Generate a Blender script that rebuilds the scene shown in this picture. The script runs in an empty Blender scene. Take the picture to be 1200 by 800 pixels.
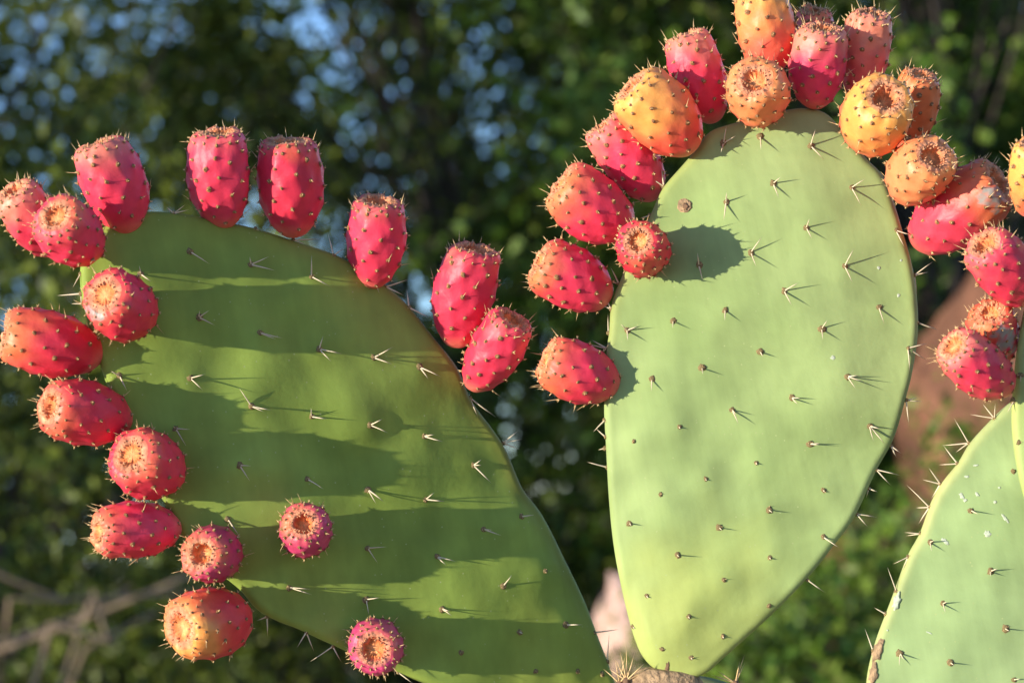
import bpy, math, random
import numpy as np
from mathutils import Vector, Matrix, noise

# ------------------------------------------------------------------ camera, sky, sun, exposure
R = math.radians
scene = bpy.context.scene
PITCH, ROLL = R(3.0), R(12.0)
CAM = Vector((0.0, -2.0, 1.22))
LENS, FOCUS, FSTOP = 100.0, 2.0, 7.6
FWD = Vector((0, math.cos(PITCH), math.sin(PITCH)))
RT0 = Vector((1, 0, 0)); UP0 = RT0.cross(FWD)
RT = RT0 * math.cos(ROLL) - UP0 * math.sin(ROLL)
UP = UP0 * math.cos(ROLL) + RT0 * math.sin(ROLL)
BK = -FWD
rotm = Matrix((RT, UP, BK)).transposed()
cd = bpy.data.cameras.new('camera'); cam = bpy.data.objects.new('camera', cd)
scene.collection.objects.link(cam); scene.camera = cam
cam.matrix_world = Matrix.Translation(CAM) @ rotm.to_4x4()
cd.lens = LENS; cd.sensor_width = 36.0; cd.clip_start = 0.05; cd.clip_end = 3000
cd.dof.use_dof = True; cd.dof.focus_distance = FOCUS - 0.02; cd.dof.aperture_fstop = FSTOP

S_CAM = Vector((-0.84, 0.055, 0.54)).normalized()           # towards the sun, in camera axes
S_W = (rotm @ S_CAM).normalized()
ELEV = math.asin(S_W.z); AZ = math.atan2(S_W.x, S_W.y)       # azimuth measured from +Y towards +X
w = bpy.data.worlds.new('World'); scene.world = w; w.use_nodes = True
nt = w.node_tree; bg = nt.nodes['Background']
sky = nt.nodes.new('ShaderNodeTexSky'); sky.sky_type = 'NISHITA'; sky.sun_disc = False
sky.sun_elevation = ELEV; sky.sun_rotation = AZ; sky.altitude = 2000; sky.air_density = 0.8
sky.dust_density = 0.1; sky.ozone_density = 2.6
nt.links.new(sky.outputs[0], bg.inputs[0]); bg.inputs[1].default_value = 0.15
sl = bpy.data.lights.new('sun', 'SUN'); sun = bpy.data.objects.new('sun', sl)
scene.collection.objects.link(sun); sl.energy = 3.5; sl.angle = R(0.53); sl.color = (1.0, 0.92, 0.75)
sun.rotation_euler = S_W.to_track_quat('Z', 'Y').to_euler(); sun.location = (-4, -6, 6)
vs = scene.view_settings
vs.view_transform = 'Standard'; vs.look = 'None'; vs.exposure = 1.12; vs.gamma = 1.0; vs.use_curve_mapping = False
scene.cycles.use_denoising = True
scene.cycles.max_bounces = 8; scene.cycles.transparent_max_bounces = 8

# ------------------------------------------------------------------ helpers
FPX = 1200 * LENS / 36.0
NPR = np.array(rotm)
NCAM = np.array(CAM)
def unproj(x, y, depth):                      # a photo position at a real distance -> camera axes
    return np.array([(x - 600) / FPX * depth, -(y - 400) / FPX * depth, -depth])
def to_world(p):                              # (n,3) camera axes -> world
    return np.asarray(p) @ NPR.T + NCAM

class MB:
    def __init__(s): s.v = []; s.f = []; s.m = []; s.n = 0; s.c = []
    def add(s, v, f, m=0, c=None):
        v = np.asarray(v, float).reshape(-1, 3)
        s.v.append(v); s.f += [tuple(i + s.n for i in q) for q in f]; s.m += [m] * len(f); s.n += len(v)
        if c is not None: s.c.append(np.asarray(c, float).reshape(-1, 3))
    def build(s, name, mats, parent=None, world=None, smooth=True, origin=None):
        """vertices are world positions; the object's origin becomes `origin` (or their centre)"""
        v = np.concatenate(s.v)
        o_ = np.array(origin) if origin is not None else (v.min(0) + v.max(0)) / 2
        me = bpy.data.meshes.new(name); me.from_pydata((v - o_).tolist(), [], s.f)
        for m in (mats if isinstance(mats, (list, tuple)) else [mats]): me.materials.append(m)
        if any(s.m): me.polygons.foreach_set('material_index', s.m)
        me.polygons.foreach_set('use_smooth', [smooth] * len(s.f))
        if s.c:
            a = me.color_attributes.new('Col', 'FLOAT_COLOR', 'POINT')
            c = np.concatenate(s.c); a.data.foreach_set('color', np.hstack([c, np.ones((len(c), 1))]).ravel())
        me.update()
        o = bpy.data.objects.new(name, me); scene.collection.objects.link(o)
        place(o, o_, parent)
        return o
WPOS = {}
def place(o, wpos, parent):
    WPOS[o.name] = np.array(wpos, float)
    if parent is not None:
        o.parent = parent; o.location = Vector(WPOS[o.name] - WPOS[parent.name])
    else: o.location = Vector(wpos)
def thing(name, label, cat, loc, group=None):
    o = bpy.data.objects.new(name, None); scene.collection.objects.link(o)
    o.empty_display_size = 0.1; place(o, loc, None)
    o['label'] = label; o['category'] = cat
    if group: o['group'] = group
    return o

def frame_of(d):
    d = np.asarray(d, float); d = d / np.linalg.norm(d)
    a = np.array([0, 0, 1.0]) if abs(d[2]) < 0.9 else np.array([1.0, 0, 0])
    u = np.cross(a, d); u /= np.linalg.norm(u)
    return u, np.cross(d, u), d
def tube(mb, pts, rad, sides=6, m=0, cap=True):
    pts = np.asarray(pts, float); n = len(pts); vv = []; ff = []
    for i in range(n):
        d = pts[min(i + 1, n - 1)] - pts[max(i - 1, 0)]
        u, v, _ = frame_of(d)
        for k in range(sides):
            a = 2 * math.pi * k / sides
            vv.append(pts[i] + rad[i] * (math.cos(a) * u + math.sin(a) * v))
    for i in range(n - 1):
        for k in range(sides):
            k2 = (k + 1) % sides
            ff.append((i * sides + k, i * sides + k2, (i + 1) * sides + k2, (i + 1) * sides + k))
    if cap: ff += [tuple(range(sides - 1, -1, -1)), tuple((n - 1) * sides + k for k in range(sides))]
    mb.add(vv, ff, m)
def spike(mb, p, d, ln, r, m=0, sides=4, bend=None):
    """a thin tapering spine from p along d"""
    u, v, d = frame_of(d); p = np.asarray(p, float); vv = []; ff = []
    b = np.zeros(3) if bend is None else bend
    for t, rr in ((0, 1.0), (0.5, 0.72)):
        for k in range(sides):
            a = 2 * math.pi * k / sides
            vv.append(p + d * ln * t + b * ln * t * t + r * rr * (math.cos(a) * u + math.sin(a) * v))
    vv.append(p + d * ln + b * ln)
    for k in range(sides):
        k2 = (k + 1) % sides
        ff.append((k, k2, sides + k2, sides + k)); ff.append((sides + k, sides + k2, 2 * sides))
    mb.add(vv, ff, m)
def dome(mb, p, nrm, r, h, m=0, seg=6, jit=0.0, rng=None):
    """a small uneven cushion"""
    u, v, d = frame_of(nrm); p = np.asarray(p, float); vv = []
    for t, hh in ((1.0, -0.2), (0.75, 0.55)):
        for k in range(seg):
            a = 2 * math.pi * k / seg; q = r * t * (1 + (rng.uniform(-jit, jit) if rng else 0))
            vv.append(p + q * (math.cos(a) * u + math.sin(a) * v) + d * h * hh)
    vv.append(p + d * h); ff = []
    for k in range(seg):
        k2 = (k + 1) % seg
        ff.append((k, k2, seg + k2, seg + k)); ff.append((seg + k, seg + k2, 2 * seg))
    mb.add(vv, ff, m)
def sstep(a, b, x):
    t = np.clip((np.asarray(x, float) - a) / (b - a), 0, 1); return t * t * (3 - 2 * t)
def nz(P, freq, seed=0.0, octv=1):
    o = Vector((seed * 7.31, seed * 3.17, seed * 1.93)); out = np.zeros(len(P))
    for i, p in enumerate(P):
        q = Vector(p) * freq + o; s = 0; a = 1
        for k in range(octv): s += a * noise.noise(q * (2 ** k)); a *= 0.5
        out[i] = s
    return out

# ------------------------------------------------------------------ materials
def mat(name, col=(0.5, 0.5, 0.5), rough=0.6, attr=False, sss=0.0, sssr=(0.004, 0.002, 0.001), spec=0.4,
        var=None, vscale=20.0, bump=0.0, bscale=60.0, speck=None, coat=0.0, island=None, transl=0.0, detail=6.0, streak=0.0):
    m = bpy.data.materials.new(name); m.use_nodes = True; t = m.node_tree; N = t.nodes; L = t.links
    b = N['Principled BSDF']; b.inputs['Roughness'].default_value = rough
    b.inputs['Specular IOR Level'].default_value = spec
    b.inputs['Coat Weight'].default_value = coat; b.inputs['Coat Roughness'].default_value = 0.35
    tc = N.new('ShaderNodeTexCoord')
    if attr:
        a = N.new('ShaderNodeAttribute'); a.attribute_name = 'Col'; c = a.outputs['Color']
    else:
        a = N.new('ShaderNodeRGB'); a.outputs[0].default_value = (*col, 1); c = a.outputs[0]
    if island:
        g = N.new('ShaderNodeNewGeometry'); r = N.new('ShaderNodeValToRGB')
        r.color_ramp.interpolation = 'LINEAR'; els = r.color_ramp.elements
        while len(els) < len(island): els.new(0.5)
        for i, q in enumerate(island): els[i].position = i / (len(island) - 1); els[i].color = (*q, 1)
        L.new(g.outputs['Random Per Island'], r.inputs[0]); c = r.outputs[0]
    if var:
        n = N.new('ShaderNodeTexNoise'); n.inputs['Scale'].default_value = vscale; n.inputs['Detail'].default_value = detail
        L.new(tc.outputs['Object'], n.inputs['Vector'])
        r = N.new('ShaderNodeMapRange'); r.inputs[1].default_value = 0.3; r.inputs[2].default_value = 0.7
        r.inputs[3].default_value = 1 - var; r.inputs[4].default_value = 1 + var
        L.new(n.outputs[0], r.inputs[0])
        x = N.new('ShaderNodeVectorMath'); x.operation = 'SCALE'
        L.new(c, x.inputs[0]); L.new(r.outputs[0], x.inputs['Scale']); c = x.outputs[0]
    if streak:                                  # faint growth streaks running up the skin
        mp = N.new('ShaderNodeMapping'); mp.inputs['Scale'].default_value = (150, 150, 14); L.new(tc.outputs['Object'], mp.inputs[0])
        n = N.new('ShaderNodeTexNoise'); n.inputs['Scale'].default_value = 1.0; n.inputs['Detail'].default_value = 5; L.new(mp.outputs[0], n.inputs['Vector'])
        r = N.new('ShaderNodeMapRange'); r.inputs[1].default_value = 0.3; r.inputs[2].default_value = 0.7; r.inputs[3].default_value = 1 - streak; r.inputs[4].default_value = 1 + streak
        L.new(n.outputs[0], r.inputs[0]); x = N.new('ShaderNodeVectorMath'); x.operation = 'SCALE'
        L.new(c, x.inputs[0]); L.new(r.outputs[0], x.inputs['Scale']); c = x.outputs[0]
    if speck:                                   # small pale corky points scattered over the skin
        vo = N.new('ShaderNodeTexVoronoi'); vo.inputs['Scale'].default_value = speck[0]
        L.new(tc.outputs['Object'], vo.inputs['Vector'])
        r = N.new('ShaderNodeMapRange'); r.inputs[1].default_value = speck[1]; r.inputs[2].default_value = speck[1] * 0.5
        L.new(vo.outputs['Distance'], r.inputs[0])
        q = N.new('ShaderNodeSeparateColor'); L.new(vo.outputs['Color'], q.inputs[0])
        k = N.new('ShaderNodeMath'); k.operation = 'GREATER_THAN'; k.inputs[1].default_value = speck[2]
        L.new(q.outputs[0], k.inputs[0])
        mu = N.new('ShaderNodeMath'); mu.operation = 'MULTIPLY'; L.new(r.outputs[0], mu.inputs[0]); L.new(k.outputs[0], mu.inputs[1])
        mx = N.new('ShaderNodeMix'); mx.data_type = 'RGBA'
        L.new(mu.outputs[0], mx.inputs['Factor']); L.new(c, mx.inputs['A']); mx.inputs['B'].default_value = (*speck[3], 1)
        c = mx.outputs['Result']
    L.new(c, b.inputs['Base Color'])
    if sss:
        b.inputs['Subsurface Weight'].default_value = sss
        b.inputs['Subsurface Radius'].default_value = (1, sssr[1] / sssr[0], sssr[2] / sssr[0])
        b.inputs['Subsurface Scale'].default_value = sssr[0]
    if bump:
        n = N.new('ShaderNodeTexNoise'); n.inputs['Scale'].default_value = bscale; n.inputs['Detail'].default_value = 8
        L.new(tc.outputs['Object'], n.inputs['Vector'])
        bp = N.new('ShaderNodeBump'); bp.inputs['Strength'].default_value = 1.0; bp.inputs['Distance'].default_value = bump
        L.new(n.outputs[0], bp.inputs['Height']); L.new(bp.outputs[0], b.inputs['Normal'])
    if transl:
        tr = N.new('ShaderNodeBsdfTranslucent'); L.new(c, tr.inputs[0])
        ms = N.new('ShaderNodeMixShader'); ms.inputs[0].default_value = transl
        L.new(b.outputs[0], ms.inputs[1]); L.new(tr.outputs[0], ms.inputs[2])
        L.new(ms.outputs[0], N['Material Output'].inputs[0])
    return m

M_PAD = mat('pad_skin', rough=0.58, attr=True, sss=0.05, sssr=(0.004, 0.003, 0.001), spec=0.12, var=0.13, vscale=28, bump=0.0007, bscale=55, detail=9, streak=0.05,
            speck=(230, 0.16, 0.78, (0.33, 0.38, 0.16)))
M_FRUIT = mat('fruit_skin', rough=0.46, attr=True, sss=0.16, sssr=(0.005, 0.0016, 0.001), spec=0.36, var=0.10, vscale=110, bump=0.0005, bscale=190)
M_CUP = mat('fruit_scar', rough=0.75, attr=True, sss=0.08, var=0.28, vscale=260, bump=0.0012, bscale=420, spec=0.2)
M_SPINE = mat('spine', (0.64, 0.53, 0.36), 0.5, var=0.15, vscale=150)
M_AREOLE = mat('areole', (0.20, 0.14, 0.06), 0.9, var=0.5, vscale=900)
M_BRIST = mat('glochid', (0.68, 0.46, 0.22), 0.6, var=0.2, vscale=300)
M_SCALE = mat('dry_scale', (0.52, 0.24, 0.12), 0.85, var=0.5, vscale=250)
M_TUFT = mat('tuft', (0.27, 0.125, 0.05), 0.9, var=0.5, vscale=700)
M_SCAR = mat('cork', (0.33, 0.215, 0.12), 0.9, var=0.5, vscale=200, bump=0.003, bscale=300)
M_FLAKE = mat('flake', (0.42, 0.46, 0.34), 0.8, var=0.25, vscale=500, bump=0.0008, bscale=400)
M_DARKCORK = mat('dark_cork', (0.16, 0.09, 0.05), 0.9, var=0.4, vscale=300, bump=0.001, bscale=300)
M_BARK = mat('bark', (0.07, 0.055, 0.045), 0.9, var=0.4, vscale=8, bump=0.01, bscale=30)
M_TWIG = mat('twig', (0.22, 0.16, 0.11), 0.9, var=0.35, vscale=10, bump=0.004, bscale=40)
M_LEAF_O = mat('leaf_olive', rough=0.5, island=[(0.030, 0.050, 0.007), (0.065, 0.100, 0.010), (0.19, 0.23, 0.025), (0.08, 0.105, 0.015)], transl=0.3)
M_LEAF_D = mat('leaf_dark', rough=0.5, island=[(0.014, 0.034, 0.006), (0.028, 0.062, 0.008), (0.055, 0.105, 0.014)], transl=0.25)
M_LEAF_B = mat('leaf_bright', rough=0.5, island=[(0.05, 0.10, 0.010), (0.09, 0.18, 0.015), (0.17, 0.26, 0.03), (0.12, 0.15, 0.03)], transl=0.3)
M_ROCK = mat('red_rock', (0.165, 0.070, 0.040), 0.9, var=0.7, vscale=5, bump=0.03, bscale=9, detail=10)
M_ROCKP = mat('pink_rock', (0.52, 0.34, 0.28), 0.9, var=0.3, vscale=5, bump=0.03, bscale=9, detail=10)
M_GROUND = mat('dry_earth', (0.30, 0.19, 0.12), 0.95, var=0.35, vscale=1.5, bump=0.03, bscale=8, detail=10)

# ------------------------------------------------------------------ ground
def ground_z(x, y): return 0.10 * noise.noise(Vector((x * 0.25, y * 0.25, 3.0))) * min(1, math.hypot(x, y) / 4)
mb = MB(); gx = np.concatenate([-np.geomspace(900, 4, 22), np.linspace(-3.5, 3.5, 15), np.geomspace(4, 900, 22)]); n = len(gx)
gv = [(x, y, ground_z(x, y)) for y in gx for x in gx]
gf = [(j * n + i, j * n + i + 1, (j + 1) * n + i + 1, (j + 1) * n + i) for j in range(n - 1) for i in range(n - 1)]
mb.add(gv, gf); g = mb.build('ground', M_GROUND, origin=(0, 0, 0)); g['kind'] = 'structure'

# ------------------------------------------------------------------ cactus pads
def closed_spline(pts, n):
    P = np.asarray(pts, float); m = len(P); out = []
    for i in range(m):
        p0, p1, p2, p3 = P[(i - 1) % m], P[i], P[(i + 1) % m], P[(i + 2) % m]
        k = max(2, int(round(n * np.linalg.norm(p2 - p1) / sum(np.linalg.norm(P - np.roll(P, -1, 0), axis=1)))))
        for j in range(k):
            t = j / k
            out.append(0.5 * (2 * p1 + (p2 - p0) * t + (2 * p0 - 5 * p1 + 4 * p2 - p3) * t * t + (3 * p1 - p0 - 3 * p2 + p3) * t ** 3))
    return np.array(out)

class Pad:
    def __init__(s, outline, ref, depth, normal, T=0.022, rim=0.0055, wave=0.0015, wfreq=11.0, seed=1, bend=None, centre=None):
        s.n = np.array(normal, float); s.n /= np.linalg.norm(s.n)
        s.U = np.cross([0, 1.0, 0], s.n); s.U /= np.linalg.norm(s.U); s.V = np.cross(s.n, s.U)
        s.P0 = unproj(*ref, depth); s.T = T; s.rim = rim; s.wv = wave; s.wf = wfreq; s.seed = seed; s.bend = bend
        s.ol = np.array([s.uv(*p) for p in closed_spline(outline, 260)])
        s.c = np.array(s.uv(*centre)) if centre else s.ol.mean(0)
        s.bumps = []
    def uv(s, x, y, h=0.0):
        d = unproj(x, y, 1.0); o = s.P0 + s.n * h
        P = d * (np.dot(o, s.n) / np.dot(d, s.n)); q = P - s.P0
        return np.dot(q, s.U), np.dot(q, s.V)
    def depth_at(s, x, y): u, v = s.uv(x, y); return -(s.P0 + u * s.U + v * s.V)[2]
    def edge_dist(s, Q):
        A = s.ol; B = np.roll(A, -1, 0); D = B - A; L2 = (D ** 2).sum(1)
        if len(Q) <= 400:
            w_ = Q[:, None] - A[None]; t = np.clip((w_ * D).sum(2) / L2, 0, 1); e = w_ - t[..., None] * D
            dd = np.sqrt((e ** 2).sum(2)).min(1)
            c = (A[:, 1] > Q[:, 1:]) != (B[:, 1] > Q[:, 1:])
            xx = A[:, 0] + (Q[:, 1:] - A[:, 1]) / np.where(np.abs(D[:, 1]) < 1e-12, 1e-12, D[:, 1]) * D[:, 0]
            return np.where(((c & (Q[:, :1] < xx)).sum(1) % 2) == 1, dd, 0.0)
        best = np.full(len(Q), 9.0); ins = np.zeros(len(Q), bool)
        for i in range(len(A)):
            w_ = Q - A[i]; t = np.clip((w_ @ D[i]) / L2[i], 0, 1)
            best = np.minimum(best, np.hypot(*(w_ - t[:, None] * D[i]).T))
            c = (A[i, 1] > Q[:, 1]) != (B[i, 1] > Q[:, 1])
            if c.any():
                xx = A[i, 0] + (Q[:, 1] - A[i, 1]) / (B[i, 1] - A[i, 1] + 1e-12) * D[i, 0]
                ins ^= c & (Q[:, 0] < xx)
        return np.where(ins, best, 0.0)
    def heights(s, Q, d=None):
        d = s.edge_dist(Q) if d is None else d
        t = np.clip(d / s.rim, 0, 1); h = s.rim * np.sqrt(np.clip(1 - (1 - t) ** 2, 0, 1))
        h = h + (s.T / 2 - s.rim) * sstep(0, 0.055, d)
        P3 = np.column_stack([Q, np.zeros(len(Q))])
        wv = s.wv * nz(P3, s.wf, s.seed, 2) + s.wv * 0.30 * nz(P3, s.wf * 2.7, s.seed + 40, 1)
        if s.bend: wv = wv + s.bend(Q[:, 0], Q[:, 1])
        b = np.zeros(len(Q)); fade = sstep(0, 0.012, d)
        for (u, v, a, sg) in s.bumps: b += a * np.exp(-((Q[:, 0] - u) ** 2 + (Q[:, 1] - v) ** 2) / (2 * sg * sg))
        return wv + h + b * fade, wv - h
    def surf(s, x, y):
        """front surface point (camera axes) seen at a photo position"""
        h = s.T / 2
        for _ in range(2):
            q = np.array([s.uv(x, y, h)]); h = s.heights(q)[0][0]
        return s.P0 + q[0, 0] * s.U + q[0, 1] * s.V + s.n * h
    def mesh(s, parent, colour, K=50, label=None):
        N_ = len(s.ol); ss = [1 - (1 - k / K) ** 1.6 for k in range(1, K)] ; rings = [s.c[None] + (s.ol - s.c) * q for q in ss]
        Q = np.concatenate([s.c[None]] + rings + [s.ol]); d = s.edge_dist(Q); d[-N_:] = 0
        hf, hb = s.heights(Q, d)
        base = s.P0 + Q[:, :1] * s.U + Q[:, 1:] * s.V
        F = base + hf[:, None] * s.n; nb = len(Q) - N_; B = (base + hb[:, None] * s.n)[:nb]
        V = np.concatenate([F, B]); nF = len(Q); ff = []
        def fi(r, k): return 0 if r == 0 else 1 + (r - 1) * N_ + k % N_
        def bi(r, k): return fi(r, k) if r == K else nF + fi(r, k)
        for k in range(N_):
            ff.append((0, fi(1, k), fi(1, k + 1))); ff.append((bi(0, 0), bi(1, k + 1), bi(1, k)))
            for r in range(1, K):
                ff.append((fi(r, k), fi(r + 1, k), fi(r + 1, k + 1), fi(r, k + 1)))
                ff.append((bi(r, k), bi(r, k + 1), bi(r + 1, k + 1), bi(r + 1, k)))
        # orientation: outline runs either way round
        area = np.cross(s.ol - s.c, np.roll(s.ol, -1, 0) - s.c).sum()
        if area < 0: ff = [tuple(reversed(q)) for q in ff]
        col = colour(Q, d, s); col = np.concatenate([col, col[:nb]])
        mb = MB(); mb.add(to_world(V), ff, 0, col); o = mb.build('pad', M_PAD, parent)
        if label: o['label'] = label
        s.obj = o; return o
    def bump_at(s, x, y, a, sg): u, v = s.uv(x, y, s.T / 2); s.bumps.append((u, v, a, sg))

def mix(a, b, t): t = np.asarray(t)[:, None]; return np.asarray(a) * (1 - t) + np.asarray(b) * t
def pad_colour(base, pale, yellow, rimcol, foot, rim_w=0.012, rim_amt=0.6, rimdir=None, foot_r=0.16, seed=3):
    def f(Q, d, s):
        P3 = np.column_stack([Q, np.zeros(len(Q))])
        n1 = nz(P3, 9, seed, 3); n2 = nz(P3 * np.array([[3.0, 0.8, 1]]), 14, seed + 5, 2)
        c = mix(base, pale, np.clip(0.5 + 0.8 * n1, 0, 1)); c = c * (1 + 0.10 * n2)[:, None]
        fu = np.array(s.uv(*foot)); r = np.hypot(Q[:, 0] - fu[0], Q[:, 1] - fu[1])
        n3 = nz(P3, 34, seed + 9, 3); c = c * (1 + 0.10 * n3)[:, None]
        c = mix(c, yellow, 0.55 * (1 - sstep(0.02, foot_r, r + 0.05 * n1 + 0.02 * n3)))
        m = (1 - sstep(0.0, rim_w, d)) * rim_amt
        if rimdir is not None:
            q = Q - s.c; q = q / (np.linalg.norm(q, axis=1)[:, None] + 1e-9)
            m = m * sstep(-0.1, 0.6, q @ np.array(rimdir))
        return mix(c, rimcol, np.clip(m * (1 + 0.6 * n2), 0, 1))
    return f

SUNW = S_W
def cluster(pad, x, y, spines, zc, seed, size=4.1, edge=False):
    """one areole with its spines: spines are (dx, dy) photo offsets, given a real lean out of the pad"""
    rng = random.Random(seed); mb = MB(); p = pad.surf(x, y); dep = -p[2]; k = dep / FPX
    nrm = pad.n if not edge else np.array([0, 0, 1.0])
    dome(mb, to_world(p[None])[0], NPR @ nrm, size * k, size * 0.55 * k, 0, 7, 0.3, rng)
    for j in range(3):
        q = p + (pad.U * rng.uniform(-1, 1) + pad.V * rng.uniform(-1, 1)) * size * 0.6 * k
        spike(mb, to_world(q[None])[0], NPR @ (pad.n + 0.7 * np.array([rng.uniform(-1, 1), rng.uniform(-1, 1), 0])), rng.uniform(2.5, 5) * k, 0.5 * k, 2, 3)
    for (dx, dy) in spines:
        z = zc * rng.uniform(0.75, 1.2) if not edge else rng.uniform(-8, 9)
        d = np.array([dx, -dy, z]) * k; ln = np.linalg.norm(d)
        b = NPR @ np.array([rng.uniform(-1, 1), rng.uniform(-1, 1), 0]) * 0.04
        spike(mb, to_world(p[None])[0], NPR @ d, ln, rng.uniform(0.82, 1.08) * k, 1, 5, b)
    return mb.build('spine_cluster', [M_AREOLE, M_SPINE, M_BRIST], pad.obj, origin=to_world(p[None])[0])

# ---- the outlines
LEFT = [(175,248),(207,250),(240,256),(292,266),(342,281),(392,299),(430,320),(458,339),(482,362),(510,397),(536,430),(552,466),(579,503),(596,530),(613,572),(634,600),
        (660,649),(688,705),(708,757),(719,788),(727,815),(738,842),(722,856),(690,850),(640,836),(570,820),(500,801),(464,786),(430,773),(400,760),(373,748),(350,737),(322,726),(300,713),
        (280,690),(245,662),(214,628),(186,578),(160,532),(137,482),(118,432),(104,385),(95,342),(96,305),(108,278),(132,260),(155,251)]
MID = [(757,774),(744,749),(731,701),(720,645),(714,590),(710,520),(708,474),(711,412),(714,390),(717,356),(730,322),(743,290),(761,255),(776,222),(798,196),(814,178),(832,155),
       (868,143),(905,133),(940,127),(966,132),(985,150),(1014,184),(1038,211),(1058,270),(1071,320),(1076,380),(1070,430),(1061,468),(1047,514),(1026,553),(1001,606),(979,636),(947,676),(907,717),(870,751),(846,772),(829,787),
       (805,796),(778,790)]
RIGHT = [(1015,802),(1025,754),(1044,703),(1063,652),(1078,624),(1091,588),(1104,565),(1123,541),(1137,518),(1164,489),(1186,470),(1220,452),(1265,445),(1320,462),(1370,510),(1405,590),(1412,680),(1392,790),(1350,900),(1290,990),(1230,1050),(1190,1062),(1150,1040),(1090,980),(1045,920),(1018,860)]
SLIV = [(1236,640),(1214,612),(1200,583),(1191,546),(1186,508),(1185.5,478),(1188,442),(1192,407),(1200,362),(1214,300),(1240,235),(1280,180),(1335,150),(1395,165),(1440,220),(1465,310),(1455,410),(1420,500),(1370,575),(1315,630),(1275,655)]

plantA = thing('prickly_pear_cactus', 'cactus with two broad green pads ringed by pink and orange fruit', 'cactus', tuple(to_world(unproj(770, 1300, 2.03)[None])[0][:2]) + (0.0,))
plantB = thing('prickly_pear_cactus', 'cactus with white-flecked pale green pad and corky scarred spiny edge', 'cactus', tuple(to_world(unproj(1215, 1300, 2.0)[None])[0][:2]) + (0.0,))

YAWL = R(21.0)
padL = Pad(LEFT, (400, 530), 2.0, (math.sin(YAWL), 0.03, math.cos(YAWL)), T=0.023, wave=0.0045, wfreq=12, seed=4, centre=(400, 530),
           bend=lambda u, v: 0.0 - 0.25 * np.clip(u - 0.05, 0, 1) ** 2)
padM = Pad(MID, (890, 450), 2.0, (-0.06, 0.08, 1), T=0.024, wave=0.0042, wfreq=9.5, seed=9, centre=(885, 450))
padR = Pad(RIGHT, (1200, 750), 1.965, (-0.05, 0.02, 1), T=0.024, wave=0.0018, wfreq=9, seed=14, centre=(1215, 745))
padS = Pad(SLIV, (1320, 400), 1.925, (-0.10, 0.05, 1), T=0.024, wave=0.0018, wfreq=9, seed=19, centre=(1320, 400))

# ---- areoles read from the photo: (x, y, spine offsets)
AL = [(223,295,[(25,15)]),(294,310,[(23,-9),(30,7),(0,-9)]),(165,321,[(14,10),(0,-10)]),(233,372,[(21,9),(13,-9),(2,-8)]),(305,390,[(27,7),(19,8)]),
 (223,443,[(20,-5),(17,14)]),(295,476,[(-14,-22),(24,5),(16,6)]),(140,440,[(10,18),(-8,-5)]),(365,324,[(24,13),(1,-24)]),(374,409,[(29,5),(16,15),(5,-15)]),
 (438,419,[(24,-12),(24,8)]),(492,430,[(27,11),(12,15)]),(365,488,[(20,3),(0,-10)]),(434,498,[(15,-8),(23,8)]),(497,511,[(23,7),(13,-3)]),
 (281,545,[(14,0),(13,18)]),(360,561,[(22,11)]),(431,573,[(21,14),(12,18)]),(267,608,[(16,20)]),(339,688,[(28,7),(26,0)]),(431,642,[(24,-3),(12,16)]),
 (429,702,[(18,-3),(4,17)]),(206,502,[(19,1),(14,21)]),(499,585,[(10,-9),(22,2)]),(555,545,[(10,-7),(22,21),(9,-1)]),(567,620,[(22,7),(11,0)]),(611,605,[(16,-3)]),
 (512,652,[(23,4),(11,9)]),(590,686,[(11,-14)]),(639,669,[]),(518,713,[(13,7),(10,2)]),(609,740,[(4,1)]),(663,732,[(19,-2)]),(541,764,[]),(628,786,[]),(677,786,[]),(706,789,[])]
ALE = [(592,519,[(17,-15),(23,-5),(20,7)]),(391,299,[(-6,-25),(12,-8)]),(480,360,[(25,13),(-2,-21)]),(453,336,[(25,-8),(22,10)]),(438,328,[(8,17)]),(553,466,[(9,22),(30,24)]),
 (698,741,[(31,-3)]),(313,722,[(-12,5),(1,24)]),(358,740,[(-11,17),(8,23)]),(390,757,[(-27,19),(10,18)]),(466,787,[(20,14)]),(94,321,[(-8,16)]),(95,344,[(-30,3),(0,17)]),(98,356,[(-16,0)]),
 (204,250,[(14,-10),(18,-4),(-8,-7)]),(345,281,[(20,8),(30,-2)]),(300,268,[(12,8),(-9,4)]),(713,775,[(2,-34)])]
AM = [(848,168,[(13,-8),(-5,13),(2,-20)]),(891,160,[(0,18)]),(950,171,[(3,-18),(15,17)]),(906,215,[(8,-7),(6,18)]),(998,220,[(13,-10),(11,22)]),(851,237,[(-1,-10),(-4,22)]),
 (945,267,[(2,-10),(6,14)]),(819,311,[(-3,-15),(3,17)]),(880,296,[(11,-18),(5,18)]),(990,312,[(8,-21),(8,20)]),(919,341,[(16,-11),(7,17)]),(850,363,[(-2,13)]),(789,376,[(-2,9)]),
 (735,387,[(-8,-8),(12,-5),(0,12)]),(963,385,[(6,-11),(0,14)]),(1030,360,[(4,20)]),(891,412,[(2,6)]),(823,431,[(-1,8)]),(764,444,[(-1,15)]),(993,441,[(15,6),(8,15),(12,-1)]),
 (928,466,[(5,8),(9,0)]),(858,480,[(7,16),(4,5)]),(1019,499,[(18,22),(12,3),(2,18)]),(949,520,[(12,-1),(9,1)]),(901,597,[(3,3)]),(738,613,[(1,1)]),(843,618,[(2,2)]),
 (965,629,[(17,12)]),(794,650,[(1,1)])]
AMT = [(796,500),(743,517),(886,542),(827,561),(774,579),(965,574),(902,653),(848,679),(758,698),(807,722),(901,709),(847,745),(742,734),(776,760),(810,770)]
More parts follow.
